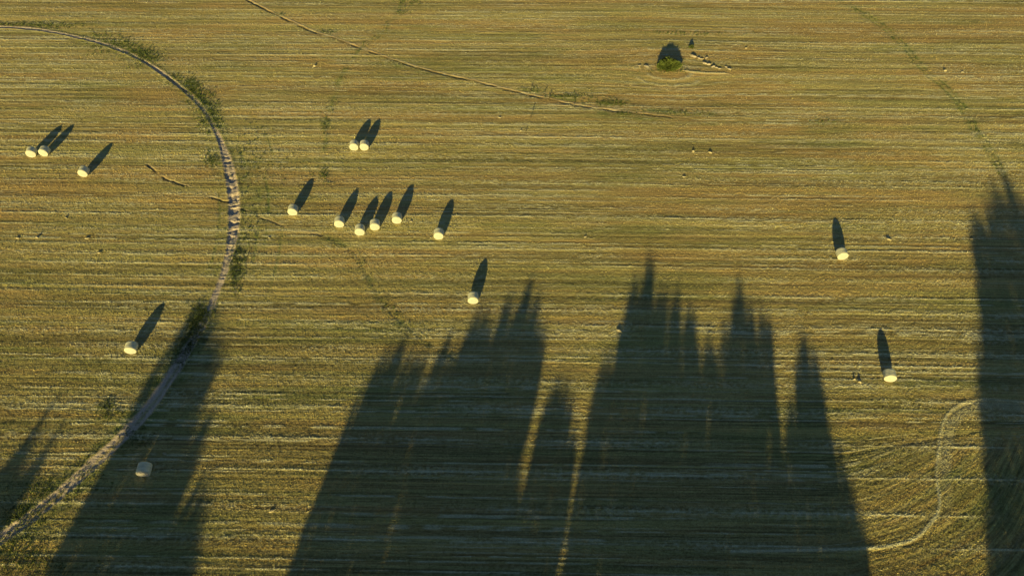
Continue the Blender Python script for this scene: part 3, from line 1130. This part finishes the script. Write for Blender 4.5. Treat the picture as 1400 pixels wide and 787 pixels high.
TREES = [
    ('tree outside the frame, its shadow the broad left shoulder left of centre', -34,
     [[(388, 800), (408, 745), (430, 690), (455, 632), (478, 572), (494, 528), (504, 538), (514, 500), (524, 486), (532, 496), (545, 474), (556, 490), (566, 484), (578, 498), (583, 560), (590, 660), (600, 800)]]),
    ('tree outside the frame, its shadow the stepped middle left of centre', -33,
     [[(560, 800), (572, 640), (583, 540), (594, 492), (610, 472), (620, 480), (632, 468), (648, 500), (655, 560), (665, 640), (670, 800)],
      [(600, 800), (615, 640), (630, 490), (638, 452), (655, 428), (668, 436), (680, 462), (688, 540), (690, 640), (695, 800)]]),
    ('tree outside the frame, its shadow the highest tip left of centre', -36,
     [[(650, 800), (662, 640), (672, 520), (682, 440), (694, 416), (706, 424), (723, 392), (736, 412), (741, 450), (738, 520), (727, 560), (717, 600), (704, 648), (712, 720), (730, 800)]]),
    ('slim tree outside the frame, its narrow shadow between the two big ones', -32,
     [[(650, 800), (686, 700), (712, 655), (724, 632), (737, 590), (744, 552), (752, 534), (768, 526), (782, 530), (786, 580), (783, 640), (774, 700), (764, 752), (758, 800)]]),
    ('tallest tree outside the frame, its shadow the highest pointed spire right of centre', -38,
     [[(764, 800), (782, 700), (797, 630), (807, 562), (820, 500), (836, 470), (844, 482), (856, 420), (868, 382), (886, 350), (899, 385), (908, 412), (914, 500), (920, 640), (925, 800)],
      [(850, 800), (880, 600), (902, 430), (912, 405), (926, 398), (931, 430), (927, 500), (925, 640), (935, 800)]]),
    ('tree outside the frame, its shadow two thin spires right of the highest one', -34,
     [[(905, 800), (915, 640), (928, 490), (936, 445), (944, 426), (954, 455), (958, 520), (965, 640), (970, 800)],
      [(930, 800), (945, 640), (960, 520), (966, 465), (971, 440), (976, 480), (984, 560), (990, 640), (995, 800)]]),
    ('flat-topped tree outside the frame, its ragged shadow right of the two thin spires', -35,
     [[(960, 800), (970, 640), (976, 520), (985, 465), (996, 450), (1004, 402), (1016, 398), (1022, 430), (1030, 418), (1041, 420), (1046, 455), (1053, 440), (1057, 500), (1066, 600), (1074, 700), (1080, 800)]]),
    ('pointed tree outside the frame, its shadow the right end of the biggest one', -33,
     [[(1040, 800), (1052, 660), (1069, 590), (1084, 540), (1090, 498), (1101, 466), (1114, 492), (1124, 520), (1128, 560), (1146, 600), (1158, 640), (1170, 690), (1182, 730), (1190, 800)]]),
    ('tall slim tree outside the frame, its long shadow cut off by the right edge', -40,
     [[(1352, 800), (1350, 700), (1344, 620), (1338, 540), (1334, 480), (1342, 430), (1329, 370), (1328, 300), (1342, 276), (1350, 285), (1360, 262), (1374, 238), (1392, 262), (1410, 300), (1440, 420), (1460, 560), (1470, 800)]]),
]
for i, (lab, yt, sp) in enumerate(TREES):
    tree(lab, yt, sp, seed=i, rag=(.40, .38, .38, .25, .42, .42, .42, .36, .45)[i])
_bx, _by = map(float, gp(198.5, 649))
_hx, _hz = _bx - (_by + 46) * TA, (_by + 46) * TE
HOLES = [(_hx - .25, _hz + .15, .8, 1.0)]  # opening added in the crown so sun reaches the shaded bale
tree('thin-leaved tree outside the frame, its blurred shadow crosses the track at lower left', -46,
     [[(62, 800), (88, 735), (115, 690), (148, 632), (180, 580), (198, 532), (214, 496), (224, 520), (236, 500), (250, 540), (262, 640), (250, 700), (258, 800)],
      [(180, 800), (205, 640), (225, 540), (244, 462), (262, 428), (280, 424), (300, 456), (297, 520), (288, 572), (276, 612), (262, 650), (240, 690), (235, 720), (240, 800)]],
     soft=.12, dens=1.0, seed=20, holes=HOLES)
tree('young slim tree outside the frame, its thin shadow right of the blurred one', -34,
     [[(225, 800), (238, 735), (258, 690), (272, 660), (285, 646), (286, 668), (276, 720), (266, 800)]], soft=.2, dens=.8, seed=21)
tree('thin-leaved tree outside the frame, its blurred shadow in the lower left corner', -44,
     [[(-120, 800), (-60, 690), (0, 640), (20, 618), (40, 598), (58, 570), (76, 548), (76, 590), (54, 650), (28, 690), (6, 716), (-40, 800)]], soft=.3, dens=.9, seed=22)
